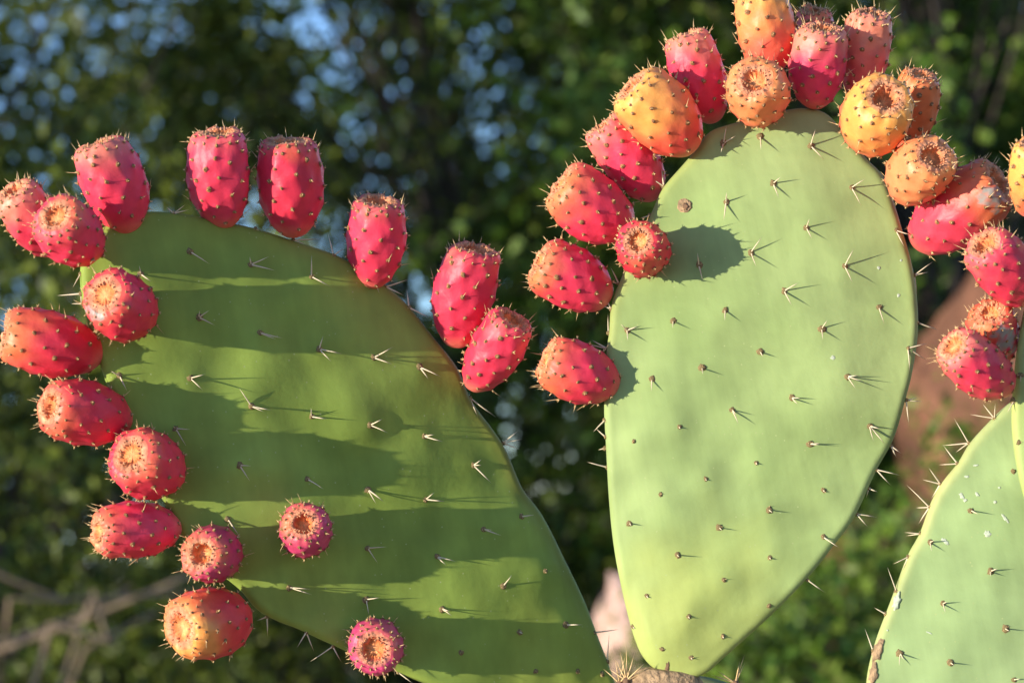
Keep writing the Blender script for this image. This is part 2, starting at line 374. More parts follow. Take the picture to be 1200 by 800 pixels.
AME = [(1050,270,[(19,7),(10,23)]),(1076,378,[(25,9)]),(1072,322,[(22,-18),(17,-4),(5,27)]),(1064,408,[(24,15),(2,28),(22,-6)]),(1062,469,[(19,2),(2,30),(14,-3)]),(1044,522,[(12,9),(7,14)]),
 (1027,550,[(27,6),(16,19)]),(1018,572,[(10,4),(-2,12)]),(1004,602,[(25,3),(12,15)]),(946,679,[(20,15)]),(711,547,[(-24,-6)]),(713,390,[(-1,-24)]),(711,408,[(-24,-6),(-18,-10)]),(709,492,[(-15,14)]),
 (710,512,[(-12,-10)]),(709,525,[(-8,2)]),(716,362,[(-9,-18),(-14,-6)]),(778,218,[(-16,-10),(-4,-24)]),(762,252,[(-3,22),(-14,4)]),(985,150,[(12,20)]),(1038,212,[(4,30),(10,8)]),(725,332,[(-9,-20),(-16,-4)]),(712,460,[(-8,12)])]
AR = [(1138,598,[(6,3)]),(1090,635,[(0,10),(2,-3)]),(1161,669,[(6,-5),(-3,5)]),(1105,707,[(1,9),(2,-4)]),(1178,736,[(2,2)]),(1055,765,[(-3,13),(2,6)]),(1114,776,[(2,1)]),(1188,796,[(6,-3)]),(1188,552,[])]
ARE = [(1135,519,[(-17,-31),(-31,4),(-16,11)]),(1122,543,[(-17,-21),(-22,2)]),(1102,567,[(-14,-19),(-22,-6),(-10,18)]),(1089,594,[(-26,-27),(-16,1),(-14,20)]),(1078,625,[(-18,-2),(-16,3)]),(1064,652,[(-18,8),(-7,15)]),
 (1050,692,[(-11,-29)]),(1038,719,[(-14,-8)]),(1023,762,[(-9,-27)]),(1165,490,[(-14,-17),(-29,-4),(-1,-19)])]
AS = [(1194,518,[]),(1196,440,[(-2,8)]),(1188,470,[(-10,14)])]
for x, y, sp in AL: padL.bump_at(x, y, 0.0011, 0.007)
for x, y in [(630,670),(470,560),(560,700),(600,620),(665,735),(420,500)]: padL.bump_at(x, y, 0.0045, 0.016)
for x, y, sp in AM: padM.bump_at(x, y, 0.0006, 0.006)
for x, y in AMT: padM.bump_at(x, y, 0.0022, 0.009)
for x, y, a, sg in [(790,720,0.004,0.016),(830,690,0.003,0.014),(780,600,0.002,0.02),(870,640,-0.002,0.016),(765,740,0.003,0.012)]: padM.bump_at(x, y, a, sg)
for x, y, sp in AR: padR.bump_at(x, y, 0.0008, 0.006)

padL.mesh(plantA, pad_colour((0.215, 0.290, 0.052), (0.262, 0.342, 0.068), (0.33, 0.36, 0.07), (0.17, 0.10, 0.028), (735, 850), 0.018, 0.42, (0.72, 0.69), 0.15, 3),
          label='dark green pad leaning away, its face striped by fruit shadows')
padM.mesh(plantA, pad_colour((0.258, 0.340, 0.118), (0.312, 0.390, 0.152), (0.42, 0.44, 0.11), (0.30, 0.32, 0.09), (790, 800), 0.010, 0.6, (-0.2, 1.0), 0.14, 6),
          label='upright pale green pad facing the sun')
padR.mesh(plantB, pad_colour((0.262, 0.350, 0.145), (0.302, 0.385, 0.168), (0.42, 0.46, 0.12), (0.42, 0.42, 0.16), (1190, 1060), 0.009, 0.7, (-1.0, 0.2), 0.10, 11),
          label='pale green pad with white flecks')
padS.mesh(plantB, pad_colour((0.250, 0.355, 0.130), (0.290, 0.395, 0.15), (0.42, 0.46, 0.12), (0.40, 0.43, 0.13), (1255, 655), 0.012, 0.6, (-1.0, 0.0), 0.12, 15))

sd = 100; rng0 = random.Random(77)
for pad, lst, zc in ((padL, AL, 13), (padM, AM, 17), (padR, AR, 17), (padS, AS, 12)):
    for x, y, sp in lst:
        sd += 1; cluster(pad, x, y, sp, zc, sd, rng0.uniform(3.6, 4.8) if sp else 3.4)
for x, y in AMT: sd += 1; cluster(padM, x, y, [(1, 2)] if sd % 3 else [], 5, sd, 3.1)
for pad, lst in ((padL, ALE), (padM, AME), (padR, ARE)):
    for x, y, sp in lst: sd += 1; cluster(pad, x, y, sp, 0, sd, 2.8, edge=True)

# ---- scars and flakes on the skin
def blotch(pad, x, y, rx, ry, ang, m, name, h=0.0006, seed=0, ring=False, label=None):
    rng = random.Random(seed); seg = 18; mb = MB(); p = pad.surf(x, y); k = -p[2] / FPX
    ca, sa = math.cos(ang), math.sin(ang); vv = []; rows = ((1.0, -0.3), (0.8, 0.9), (0.45, 0.35 if ring else 1.0)); J = [rng.uniform(0.65, 1.2) if not ring else rng.uniform(0.93, 1.07) for _ in range(seg)]
    for t, hh in rows:
        for i in range(seg):
            a = 2 * math.pi * i / seg; ex, ey = rx * t * J[i] * math.cos(a), ry * t * J[i] * math.sin(a)
            q = pad.surf(x + ex * ca - ey * sa, y - (ex * sa + ey * ca)); vv.append(q + pad.n * h * hh)
    vv.append(pad.surf(x, y) + pad.n * h * (0.9 if not ring else 1.2)); ff = []
    for r in range(2):
        for i in range(seg): ff.append((r * seg + i, r * seg + (i + 1) % seg, (r + 1) * seg + (i + 1) % seg, (r + 1) * seg + i))
    for i in range(seg): ff.append((2 * seg + i, 2 * seg + (i + 1) % seg, 3 * seg))
    mb.add(to_world(np.array(vv)), ff); o = mb.build(name, m, pad.obj)
    if label: o['label'] = label
    return o
blotch(padM, 802, 241, 9, 9, 0, M_SCAR, 'scar', 0.0016, 1, True, 'round brown cork scar where a fruit fell')
blotch(padM, 803, 242, 4.4, 5.6, 0.5, M_DARKCORK, 'scar', 0.0019, 7)
blotch(padM, 782, 781, 2.6, 7.5, -0.15, M_DARKCORK, 'scar', 0.0006, 3)
for i, (x, y, rx, ry, a) in enumerate([(1127,581,5,2.4,-1.0),(1145,579,4,2,-.8),(1133,558,3.5,1.6,0),(1143,545,3.5,1.5,.1),(1178,607,7,2.0,-.9),(1157,625,5,4,-.5),(1108,634,6.5,2.4,-.7),(1166,588,2.2,2.2,0),(1171,571,2,1.5,0),(1131,586,3,2,0.4),(1089,741,4,1,-.4),(1040,738,1.6,1.2,0)]):
    blotch(padR, x, y, rx, ry, a, M_FLAKE, 'scar', 0.0004, 20 + i)
for i, (x, y, rx, ry, a) in enumerate([(1050.5,704,5,12,-.25),(1029,762,6.5,16,-.28),(1023,789,7,15,-.2)]):
    blotch(padR, x, y, rx, ry, a, M_SCAR if i else M_FLAKE, 'scar', 0.0012, 40 + i, label='long tan corky scar along the edge')
for i, (x, y, r) in enumerate([(1030,314,2.3),(1053,346,2.3),(976,419,3),(1056,305,1.6)]): blotch(padM, x, y, r, r, 0, M_FLAKE, 'scar', 0.0003, 60 + i)

# ------------------------------------------------------------------ fruit
PINK = np.array((0.76, 0.044, 0.098)); RED = np.array((0.70, 0.036, 0.050)); MAG = np.array((0.60, 0.055, 0.165))
ORA = np.array((0.82, 0.215, 0.070)); SAL = np.array((0.80, 0.24, 0.15)); YEL = np.array((0.87, 0.385, 0.085))
PROF = [(0.0,0.0),(0.004,0.14),(0.02,0.29),(0.06,0.44),(0.15,0.645),(0.28,0.845),(0.42,0.96),(0.55,1.0),(0.68,0.985),(0.80,0.935),(0.89,0.855),(0.95,0.775),(0.985,0.70),(1.0,0.60)]
CUPP = [(1.0,0.60),(1.004,0.56),(1.0,0.505),(0.988,0.468),(0.970,0.436),(0.950,0.40),(0.933,0.34),(0.920,0.25),(0.915,0.14),(0.917,0.0)]
def fruit(plant, pad, cx, cy, W, L, px, py, base=PINK, top=ORA, o=0.2, yel=0.0, dz=0.0, face=False, seed=0, scab=None, label=None, cupk=1.0, taper=0.0, wide=None):
    wide = wide or (0.86 if math.hypot(px, py) > 0.8 else 0.82)
    rng = random.Random(seed * 13 + 5)
    pl = math.hypot(px, py); pl = min(pl, 0.985) / max(pl, 1e-6); px, py = px * pl, py * pl
    o = o * 0.62 if o < 0.6 else o * 0.95; yel *= 0.78
    pz = math.sqrt(max(0.0, 1 - px * px - py * py)); wv = np.array([px, py, pz])
    bx, by = cx - px * L / 2, cy + py * L / 2
    bd = -pad.surf(bx, by)[2] + 0.004 if face else pad.depth_at(bx, by)
    bd -= dz; k = bd / FPX; cd_ = bd - pz * L * k / 2; k = cd_ / FPX
    C = unproj(cx, cy, cd_); Lm = L * k * 0.975; Rm = W * k / 2 * 0.93; B = C - wv * Lm / 2
    a = np.array([0, 1.0, 0]) if abs(py) < 0.8 else np.array([1.0, 0, 0])
    u = np.cross(a, wv); u /= np.linalg.norm(u); v = np.cross(wv, u)
    spin = rng.uniform(0, 6.28); bendv = (u * rng.uniform(-1, 1) + v * rng.uniform(-1, 1)) * Rm * 0.10
    # areoles in a spiral over the body, closer together at the rim
    n_body = int(46 + 12 * rng.random()); AR_ = []
    for i in range(n_body):
        t = 0.07 + 0.80 * ((i + 0.5) / n_body) ** 0.97; AR_.append((t + rng.uniform(-.012, .012), i * 2.39996 + rng.uniform(-.1, .1) + spin, 1.0))
    for i in range(15): AR_.append((0.925 + rng.uniform(-.015, .015), i / 15 * 6.2832 + rng.uniform(-.1, .1), 0.8))
    for i in range(17): AR_.append((0.988 + rng.uniform(-.012, .010), i / 17 * 6.2832 + rng.uniform(-.12, .12), 0.75))
    TT = np.array([p[0] for p in PROF]); RR = np.array([p[1] for p in PROF]).copy()
    RR = RR * (1 + taper * (TT - 0.55)); RR[-3:] *= np.interp([1, 2, 3], [0, 3], [1.0, wide])
    sm = np.linspace(0, 1, 56); sm = np.concatenate([0.5 - 0.5 * np.cos(np.pi * sm)])
    # smooth the profile by parameter
    from_par = np.linspace(0, 1, len(TT)); fine = np.linspace(0, 1, 400)
    t4 = np.interp(fine, from_par, TT); r4 = np.interp(fine, from_par, RR); ker = np.ones(23) / 23
    t5 = np.convolve(np.pad(t4, 11, 'edge'), ker, 'valid'); r5 = np.convolve(np.pad(r4, 11, mode='edge'), ker, 'valid'); r5[0] = 0; t5[0] = 0; t5[-1] = 1.0
    ip = np.linspace(0, 399, 60).astype(int); ts, rs = t5[ip], r5[ip]
    NS = 72; th = np.arange(NS) / NS * 2 * math.pi
    lob = [(rng.randint(2, 3), rng.uniform(0, 6.28), rng.uniform(0.01, 0.035)), (rng.randint(4, 6), rng.uniform(0, 6.28), rng.uniform(0.008, 0.02))]
    def rad_at(t, r, tha):
        f = np.ones_like(tha)
        for q, ph, am in lob: f = f * (1 + am * np.cos(q * tha + ph))
        rr = r * f; bump = np.zeros_like(tha)
        for (ta, aa, sc) in AR_:
            if abs(ta - t) > 0.16: continue
            da = (tha - aa + math.pi) % (2 * math.pi) - math.pi
            d2 = ((ta - t) * Lm / Rm * 0.62) ** 2 + (da * max(r, 0.3)) ** 2
            bump += sc * (0.055 * np.exp(-d2 / (2 * 0.13 ** 2)) + 0.026 * np.exp(-d2 / (2 * 0.045 ** 2)))
        return rr + bump * min(1, r * 1.6)
    def pt(t, r, tha):
        cc = np.cos(tha)[:, None] * u + np.sin(tha)[:, None] * v
        return B + wv * (t * Lm) + bendv * math.sin(math.pi * min(t, 1)) + cc * (r * Rm)[:, None]
    rimf = lambda q: 0.030 * noise.noise(Vector((math.cos(q) * 1.8, math.sin(q) * 1.8, seed * 3.1))) + 0.022 * noise.noise(Vector((math.cos(q) * 5.5, math.sin(q) * 5.5, seed * 2.3)))
    rimw = Lm * np.array([rimf(q) for q in th])
    def ring(t, r, lift=1.0):
        q = pt(t, rad_at(t, r, th), th); return q + (rimw * sstep(0.85, 1.0, t) * lift)[:, None] * wv
    rows = [ring(t, r) for t, r in zip(ts[1:], rs[1:])]
    V = np.concatenate([B[None]] + rows); NR = len(rows); ff = []
    for i in range(NS): ff.append((0, 1 + (i + 1) % NS, 1 + i))
    for r in range(NR - 1):
        for i in range(NS): ff.append((1 + r * NS + i, 1 + r * NS + (i + 1) % NS, 1 + (r + 1) * NS + (i + 1) % NS, 1 + (r + 1) * NS + i))
    tt = np.concatenate([[0], np.repeat(ts[1:], NS)]); n1 = nz(V, 38, seed + 2, 3); n2 = nz(V, 18, seed + 31, 1)
    tv = tt + 0.24 * n1 + 0.20 * n2
    c = mix(base, base * np.array((0.82, 0.7, 0.7)), np.clip(0.4 + n2, 0, 1))
    c = mix(c, top, sstep(0.90 - o * 1.25, 1.50 - o * 0.80, tv + 0.08))
    if yel: c = mix(c, YEL, 0.9 * sstep(0.98 - yel * 1.1, 1.52 - yel * 0.9, tv + 0.08))
    c = mix(c, SAL * 0.95, 0.65 * (1 - sstep(0.02, 0.20, tt + 0.06 * n1)))
    if scab:
        sc = unproj(scab[0], scab[1], cd_); dd = np.hypot(V[:, 0] - sc[0], V[:, 1] - sc[1]) / k
        m = (1 - sstep(scab[2] * 0.7, scab[2] * 1.1, dd * (1 + 0.9 * nz(V, 150, seed + 3, 2)))) * (V[:, 2] > C[2] - Rm * 0.2)
        c = mix(c, np.array((0.30, 0.28, 0.25)), np.clip(m * (0.8 + 0.7 * nz(V, 260, seed, 2)), 0, 1))
    mb = MB(); mb.add(to_world(V), ff, 0, np.clip(c, 0, 1)); bw = to_world(B[None])[0]
    fo = mb.build('fruit', M_FRUIT, plant, origin=bw)
    if label: fo['label'] = label
    # the sunken flower scar on top
    cv = []; cc_ = []; dep_ = rng.choice((rng.uniform(0.3, 0.9), rng.uniform(0.9, 2.0))) * cupk; edge = rows[-1]; nj = len(CUPP) - 1
    rough = np.array([noise.noise(Vector((math.cos(q) * 2.5, math.sin(q) * 2.5, seed * 1.7))) for q in th])
    ridge = np.array([noise.noise(Vector((math.cos(q) * 9, math.sin(q) * 9, seed * 1.1))) for q in th])
    rimc = 0.5 * np.array([c[-NS + i] for i in range(NS)]) + 0.5 * np.array((0.66, 0.22, 0.12)); crust = np.array((0.58, 0.27, 0.15)); wall = np.array((0.74, 0.25, 0.12)) if base is not MAG else np.array((0.62, 0.16, 0.10))
    deep = np.array((0.62, 0.17, 0.05)); mid_ = np.array((0.80, 0.36, 0.15))
    for j, (t, r) in enumerate(CUPP):
        m_ = j / nj
        if j == 0: P = edge
        elif j == nj: P = pt(1 - (1 - t) * dep_, np.zeros(1), np.zeros(1))
        else:
            wob = math.sin(math.pi * m_)
            P = pt(1 - (1 - t) * dep_, r * wide * (1 + 0.22 * rough * wob + 0.16 * ridge * wob), th) + (rimw * (1 - m_) + Lm * 0.035 * ridge * wob)[:, None] * wv
        cv.append(P)
        row = np.stack([np.interp(m_, [0, .14, .4, .68, 1], [rimc[i, q], crust[q] * (1 + .25 * ridge[i]), wall[q] * (1 + .35 * ridge[i]), deep[q], mid_[q]]) for i in range(NS) for q in range(3)]).reshape(NS, 3)
        cc_.append(row[:len(P)])
    cv[-1] = cv[-1][:1]; cf = []; nC = len(CUPP)
    for r in range(nC - 2):
        for i in range(NS): cf.append((r * NS + i, r * NS + (i + 1) % NS, (r + 1) * NS + (i + 1) % NS, (r + 1) * NS + i))
    for i in range(NS): cf.append(((nC - 2) * NS + i, (nC - 2) * NS + (i + 1) % NS, (nC - 1) * NS))
    CV = np.concatenate(cv); CC = np.concatenate(cc_)[:len(CV)]
    CC = CC * (1 + 0.45 * nz(CV, 200, seed, 2))[:, None]
    mb = MB(); mb.add(to_world(CV), cf, 0, np.clip(CC, 0, 1)); mb.build('flower_scar', M_CUP, fo)
    # tufts of glochids and thin spines on the tubercles
    mb = MB()
    for (ta, aa, sc) in AR_:
        r0 = float(np.interp(ta, ts, rs)); rr = rad_at(ta, r0, np.array([aa]))
        p = pt(ta, rr, np.array([aa]))[0]
        if ta > 0.85: p = p + wv * Lm * rimf(aa) * float(sstep(0.85, 1, ta))
        out = math.cos(aa) * u + math.sin(aa) * v
        slope = (np.interp(ta + .02, ts, rs) - np.interp(ta - .02, ts, rs)) * Rm / (.04 * Lm)
        nr = out - wv * slope; nr = nr / np.linalg.norm(nr)
        pw = to_world(p[None])[0]; nw = NPR @ nr; ww = NPR @ wv
        s_ = rng.uniform(1.9, 3.3) * k * sc
        dome(mb, pw, nw, s_, s_ * 0.38, 0, 7, 0.35, rng)
        for _ in range(rng.randint(2, 4)):
            d = nw + ww * rng.uniform(-.1, .7) + (NPR @ np.array([rng.uniform(-1, 1), rng.uniform(-1, 1), rng.uniform(-1, 1)])) * 0.45
            spike(mb, pw, d, rng.uniform(2.5, 5.2) * k, rng.uniform(.45, .8) * k, 1, 3)
        if rng.random() < (0.42 if ta > 0.9 else 0.16):
            d = nw * 0.8 + ww * rng.uniform(.2, 1.1) + (NPR @ np.array([rng.uniform(-1, 1), rng.uniform(-1, 1), rng.uniform(-1, 1)])) * 0.4
            spike(mb, pw, d, rng.uniform(8, 17) * k, 0.55 * k, 1, 3)
    for q in range(46):                          # dry scales fringing the rim
        aa = q / 46 * 6.2832 + rng.uniform(-.08, .08); rr_ = rng.uniform(0.36, 0.64) * wide; out = math.cos(aa) * u + math.sin(aa) * v
        p = pt(1.0, np.array([rr_]), np.array([aa]))[0] + wv * Lm * (rimf(aa) - 0.012)
        d = NPR @ (wv * rng.uniform(.5, 1.2) + out * rng.uniform(-.6, .9)); pw = to_world(p[None])[0]
        spike(mb, pw, d, rng.uniform(2.2, 5.0) * k, rng.uniform(0.9, 1.8) * k, 2, 4)
    t_ = mb.build('glochid_tufts', [M_TUFT, M_BRIST, M_SCALE], fo, origin=bw); t_['kind'] = 'stuff'
    return fo

FR = [ # plant, pad, cx, cy, W, L, px, py, options
 (40,260,66,100,-.42,.75,dict(o=.55,dz=-.035,base=PINK,top=SAL)),
 (87,275,77,100,-.33,.42,dict(o=.20,dz=.012)),
 (133,221,80,116,-.32,.92,dict(o=.30,top=SAL)),
 (260,211,77,118,-.03,.96,dict(wide=1.0,o=.16,top=SAL,base=PINK*.96)),
 (341,222,82,119,-.05,.96,dict(wide=1.0,o=.05,base=RED*np.array((1,1,1.6)))),
 (145,359,81,100,-.35,.28,dict(o=.12,base=RED*np.array((1.05,1,1.5)),dz=.012,scab=(122,363,12),label='red fruit with a grey scab under its rim')),
 (64,403,80,122,-.93,.22,dict(o=.42,base=RED*np.array((1.05,1,1.5)))),
 (105,485,80,114,-.75,.18,dict(o=.25,base=RED*np.array((1.05,1,1.5)))),
 (177,545,83,100,-.38,.30,dict(o=.12,base=PINK*np.array((.95,.9,.8)))),
 (163,621,69,108,-.85,-.02,dict(o=.26)),
 (251,652,69,88,-.25,.14,dict(o=.08,base=MAG*np.array((.9,.8,.8)))),
 (250,727,85,110,-.64,-.08,dict(wide=.9,o=.52,yel=.30,base=RED*1.1,label='orange fruit with a yellow rim hanging low on the pad')),
 (359,620,64,84,.0,.24,dict(o=.03,base=MAG,face=True,label='small magenta fruit growing from the pad face')),
 (441,757,68,84,-.02,.03,dict(wide=.92,o=.03,base=MAG,face=True,label='magenta fruit at the pad edge, its scar turned outward')),
 (440,286,73,112,.10,.92,dict(wide=1.0,o=.12,top=SAL)),
 (545,349,76,127,.22,.93,dict(wide=1.0,o=.10,top=SAL,base=PINK*np.array((.92,.9,.9)))),
 (577,415,68,108,.48,.78,dict(wide=1.0,o=.14,top=SAL,dz=.012)),
]
FM = [
 (682,437,74,98,-.90,.36,dict(o=.30,base=PINK*np.array((1,.9,.9)))),
 (673,329,77,100,-.88,.44,dict(o=.28)),
 (755,293,65,88,-.22,.22,dict(o=.02,face=True,base=RED*np.array((1.05,1,1.5)),label='small red fruit casting its shadow on the pad face')),
 (698,243,80,106,-.80,.56,dict(o=.24)),
 (738,190,68,112,-.60,.78,dict(o=.40,top=SAL,dz=-.015)),
 (777,139,86,112,-.68,.68,dict(o=.74,yel=.50,dz=.012,base=RED*1.15,label='yellow and orange fruit, red near its base')),
 (820,93,67,112,-.33,.93,dict(o=.34,top=SAL,dz=-.012)),
 (896,40,73,106,-.16,.95,dict(o=.76,yel=.44,dz=-.004,base=PINK,label='tall orange fruit with a yellow upper half')),
 (887,114,78,96,-.14,.34,dict(o=.84,yel=.06,dz=.006,base=PINK*np.array((1.05,2.2,1)),top=ORA*np.array((1,1.1,1.3)),label='squat orange fruit leaning over the top of the pad')),
 (959,80,70,103,.06,.90,dict(o=.30,top=SAL,base=MAG*np.array((1.05,.8,.7)),dz=.0)),
 (952,48,50,78,.0,.90,dict(o=.30,dz=-.05,base=MAG)),
 (1014,66,63,110,.08,.92,dict(o=.75,top=SAL,dz=-.022,base=PINK*.9)),
 (1027,139,86,106,.10,.42,dict(o=.78,yel=.62,dz=.014,base=PINK*np.array((1.05,2.0,1)),label='plump fruit with a yellow crown and pink base')),
 (1068,131,58,100,.15,.86,dict(o=.9,top=ORA*.9,dz=-.025,base=RED)),
 (1075,205,78,96,.28,.42,dict(o=.90,yel=.06,dz=.012,base=PINK*np.array((1.05,2.4,1)),top=ORA*np.array((1,1.15,1.4)),label='orange fruit overlapping a crimson one')),
 (1120,249,86,138,.66,.54,dict(o=.45,top=ORA*.85,dz=-.012,base=PINK*np.array((.98,1.2,1)),scab=(1152,234,13),label='large crimson fruit with a pale crusty patch')),
]
FS = [
 (1208,211,56,100,-.05,.85,dict(o=.95,yel=.85,dz=0.0,base=PINK,label='yellow fruit at the top of the pad edge')),
 (1178,319,75,110,-.55,.62,dict(o=.20,top=SAL)),
 (1166,394,64,92,-.25,.62,dict(o=.0,dz=-.03,base=RED*np.array((1,1,1.4)),scab=(1175,398,15),label='red fruit with a grey crusty side')),
 (1150,431,69,110,-.70,.50,dict(o=.28,top=SAL,dz=.008)),
]
i = 0
for plant, pad, lst in ((plantA, padL, FR), (plantA, padM, FM), (plantB, padS, FS)):
    for (cx, cy, W, L, px, py, kw) in lst:
        i += 1; fruit(plant, pad, cx, cy, W, L, px, py, seed=i, **kw)

# ------------------------------------------------------------------ what carries the pads, down to the ground
def egg(cx, cy, w_, h_, lean=0.0, n=16):
    out = []
    for i in range(n):
        a = 2 * math.pi * i / n; yy = -math.cos(a); xx = math.sin(a) * (1 - 0.22 * -yy * -1 * 0.9)
        wid = w_ * (1 - 0.28 * (yy > 0) * yy)
        out.append((cx + wid * math.sin(a) + lean * yy, cy + h_ * yy))
    return out
def lower_pads(plant, specs):
    for (cx, cy, w_, h_, dp, nrm, sd_, foot) in specs:
        p = Pad(egg(cx, cy, w_, h_), (cx, cy), dp, nrm, T=0.045, rim=0.012, wave=0.003, seed=sd_)
        p.mesh(plant, pad_colour((0.20, 0.30, 0.11), (0.24, 0.33, 0.14), (0.32, 0.27, 0.14), (0.28, 0.24, 0.12), foot, seed=sd_), K=24)
lower_pads(plantA, [(800, 1095, 215, 305, 2.05, (0.05, 0.05, 1), 51, (790, 1400))])
lower_pads(plantB, [(1215, 1330, 225, 305, 2.02, (-0.08, 0.03, 1), 53, (1200, 1630))])
for plant, px_, py_ in ((plantA, 795, 1370), (plantB, 1215, 1600)):
    top_ = to_world(unproj(px_, py_, 2.06)[None])[0]; b_ = WPOS[plant.name]; mb = MB(); pts = []; rr = []
    for q in range(12):
        t = q / 11; p = np.array((*(b_[:2] * (1 - t) + top_[:2] * t), -0.03 + (top_[2] + 0.06) * t)); pts.append(p)
        rr.append((0.085 - 0.03 * t) * (1 + 0.12 * math.sin(q * 2.1)))
    tube(mb, pts, rr, 16); mb.build('trunk', M_SCAR, plant)
# corky collar and the long spines where the upright pad joins
mb = MB(); vv = []; ff = []; seg = 48
c0 = padM.P0 + sum(a * b for a, b in zip(padM.uv(783, 790), (padM.U, padM.V)))
ax = np.array([0.10, 1.0, 0.05]); ax /= np.linalg.norm(ax); cu = np.cross(ax, [0, 0, 1.0]); cu /= np.linalg.norm(cu); cv_ = np.cross(ax, cu); k = 2.0 / FPX
for j, (h, r) in enumerate([(-26, 47), (-15, 46), (-8, 42), (-2, 37), (4, 33), (6, 26)]):
    for q in range(seg):
        a = 2 * math.pi * q / seg; jj = 1 + 0.16 * noise.noise(Vector((math.cos(a) * 4.5, math.sin(a) * 4.5, j * .8)))
        vv.append(c0 + ax * h * k + cu * math.cos(a) * r * jj * k + cv_ * math.sin(a) * r * 0.42 * jj * k)
for j in range(5):
    for q in range(seg): ff.append((j * seg + q, j * seg + (q + 1) % seg, (j + 1) * seg + (q + 1) % seg, (j + 1) * seg + q))
ff.append(tuple(5 * seg + q for q in range(seg)))
mb.add(to_world(np.array(vv)), ff); mb.build('corky_collar', M_SCAR, plantA)
def loose_cluster(plant, x, y, dep, sp, seed):
    rng = random.Random(seed); mb = MB(); p = unproj(x, y, dep); k = dep / FPX; pw = to_world(p[None])[0]
    dome(mb, pw, NPR @ np.array([0, 0.4, 1]), 5 * k, 4 * k, 0, 8, 0.3, rng)
    for dx, dy in sp:
        d = np.array([dx, -dy, rng.uniform(-6, 16)]) * k
        spike(mb, pw, NPR @ d, np.linalg.norm(d), 1.0 * k, 1, 5, NPR @ np.array([rng.uniform(-1, 1), rng.uniform(-1, 1), 0]) * .05)
    mb.build('spine_cluster', [M_DARKCORK, M_BRIST], plant, origin=pw)
loose_cluster(plantA, 734, 797, 1.985, [(-14,-24),(2,-45),(22,-24),(-6,-36),(26,-14),(-20,-14),(12,-34),(30,-20)], 1)
loose_cluster(plantA, 726, 800, 1.99, [(-6,-30),(-18,-18),(8,-38),(14,-20)], 2)
loose_cluster(plantA, 862, 800, 2.0, [(9,-36),(4,-30),(-30,-12),(11,-25),(-24,-16)], 3)

# ------------------------------------------------------------------ background vegetation
def leaf_mesh(rng, C, size, flat=0.0):
    """many small folded leaves at points C"""
    n = len(C); d = rng.normal(size=(n, 3)); d[:, 2] -= 0.15; d /= np.linalg.norm(d, axis=1)[:, None]
    e = rng.normal(size=(n, 3)); s_ = np.cross(d, e); s_ /= np.linalg.norm(s_, axis=1)[:, None]; nn = np.cross(d, s_)
    L = size * rng.uniform(0.6, 1.35, n)[:, None]; W = L * 0.27
    V = np.stack([C, C + d * L * .5 + s_ * W + nn * W * .35, C + d * L, C + d * L * .5 - s_ * W + nn * W * .35], 1).reshape(-1, 3)
    return V
def build_leaves(name, V, m, parent):
    n = len(V) // 4; o_ = V.mean(0); me = bpy.data.meshes.new(name)
    me.vertices.add(len(V)); me.vertices.foreach_set('co', (V - o_).ravel())
    me.loops.add(n * 6); me.polygons.add(n * 2)
    b = np.arange(n)[:, None] * 4; idx = np.hstack([b, b + 1, b + 2, b, b + 2, b + 3]).ravel()
    me.loops.foreach_set('vertex_index', idx.astype(np.int32)); me.polygons.foreach_set('loop_start', (np.arange(n * 2) * 3).astype(np.int32))
    me.materials.append(m); me.update(calc_edges=True); me.validate()
    o = bpy.data.objects.new(name, me); scene.collection.objects.link(o); place(o, o_, parent); return o
def curve_pts(a, b, rng, n=7, sagk=0.08):
    a, b = np.array(a, float), np.array(b, float); L = np.linalg.norm(b - a)
    m1 = a + (b - a) * .4 + rng.normal(size=3) * L * sagk; t = np.linspace(0, 1, n)[:, None]
    return (1 - t) ** 2 * a + 2 * t * (1 - t) * m1 + t * t * b
def tree(name, label, cat, x, y, H, Rr, clumps, per, leaf, m, seed, low=0.25, trunk_r=0.09, crad=0.3, group=None, bark=None, skip=None):
    rng = np.random.default_rng(seed); z0 = ground_z(x, y) - 0.03
    t = thing(name, label, cat, (x, y, max(0, z0)), group)
    top = np.array((x + rng.normal() * .15 * Rr, y + rng.normal() * .1 * Rr, H * 0.72))
    mb = MB(); tp = curve_pts((x, y, z0), top, rng, 9, .05); tube(mb, tp, np.linspace(trunk_r, trunk_r * .3, 9), 9); mb.build('trunk', bark or M_BARK, t)
    mb = MB(); C = []; P = []
    for i in range(clumps):
        for _ in range(50):
            zz = H * (low + (1 - low) * rng.random()); f = (zz / H - low) / (1 - low); rmax = Rr * math.sqrt(max(0.05, 1 - (1.7 * f - 0.75) ** 2)) if f > .45 else Rr * (0.72 + 0.28 * f / .45)
            a = rng.uniform(0, 6.28); r = rmax * math.sqrt(rng.random()); c = np.array((x + r * math.cos(a), y + r * math.sin(a), zz))
            if skip is None or not skip(c): break
        st = tp[min(8, max(1, int(8 * min(1, zz / (H * .72)) * rng.uniform(.45, .95))))]
        bp = curve_pts(st, c, rng); tube(mb, bp, np.linspace(trunk_r * .30, trunk_r * .06, 7), 5)
        n = int(per * rng.uniform(.6, 1.4)); sp = crad * rng.uniform(.6, 1.3)
        for _ in range(3):
            e = c + rng.normal(size=3) * sp * .9; tw = curve_pts(c, e, rng, 5, .12); tube(mb, tw, np.linspace(trunk_r * .07, trunk_r * .025, 5), 4)
            q = tw[rng.integers(0, 5, n // 6)]; P.append(q + rng.normal(size=q.shape) * leaf * .9)
        P.append(c + rng.normal(size=(n // 2, 3)) * sp * .55)
    mb.build('branches', bark or M_BARK, t)
    cr = build_leaves('crown', leaf_mesh(rng, np.concatenate(P), leaf), m, t)
    return t
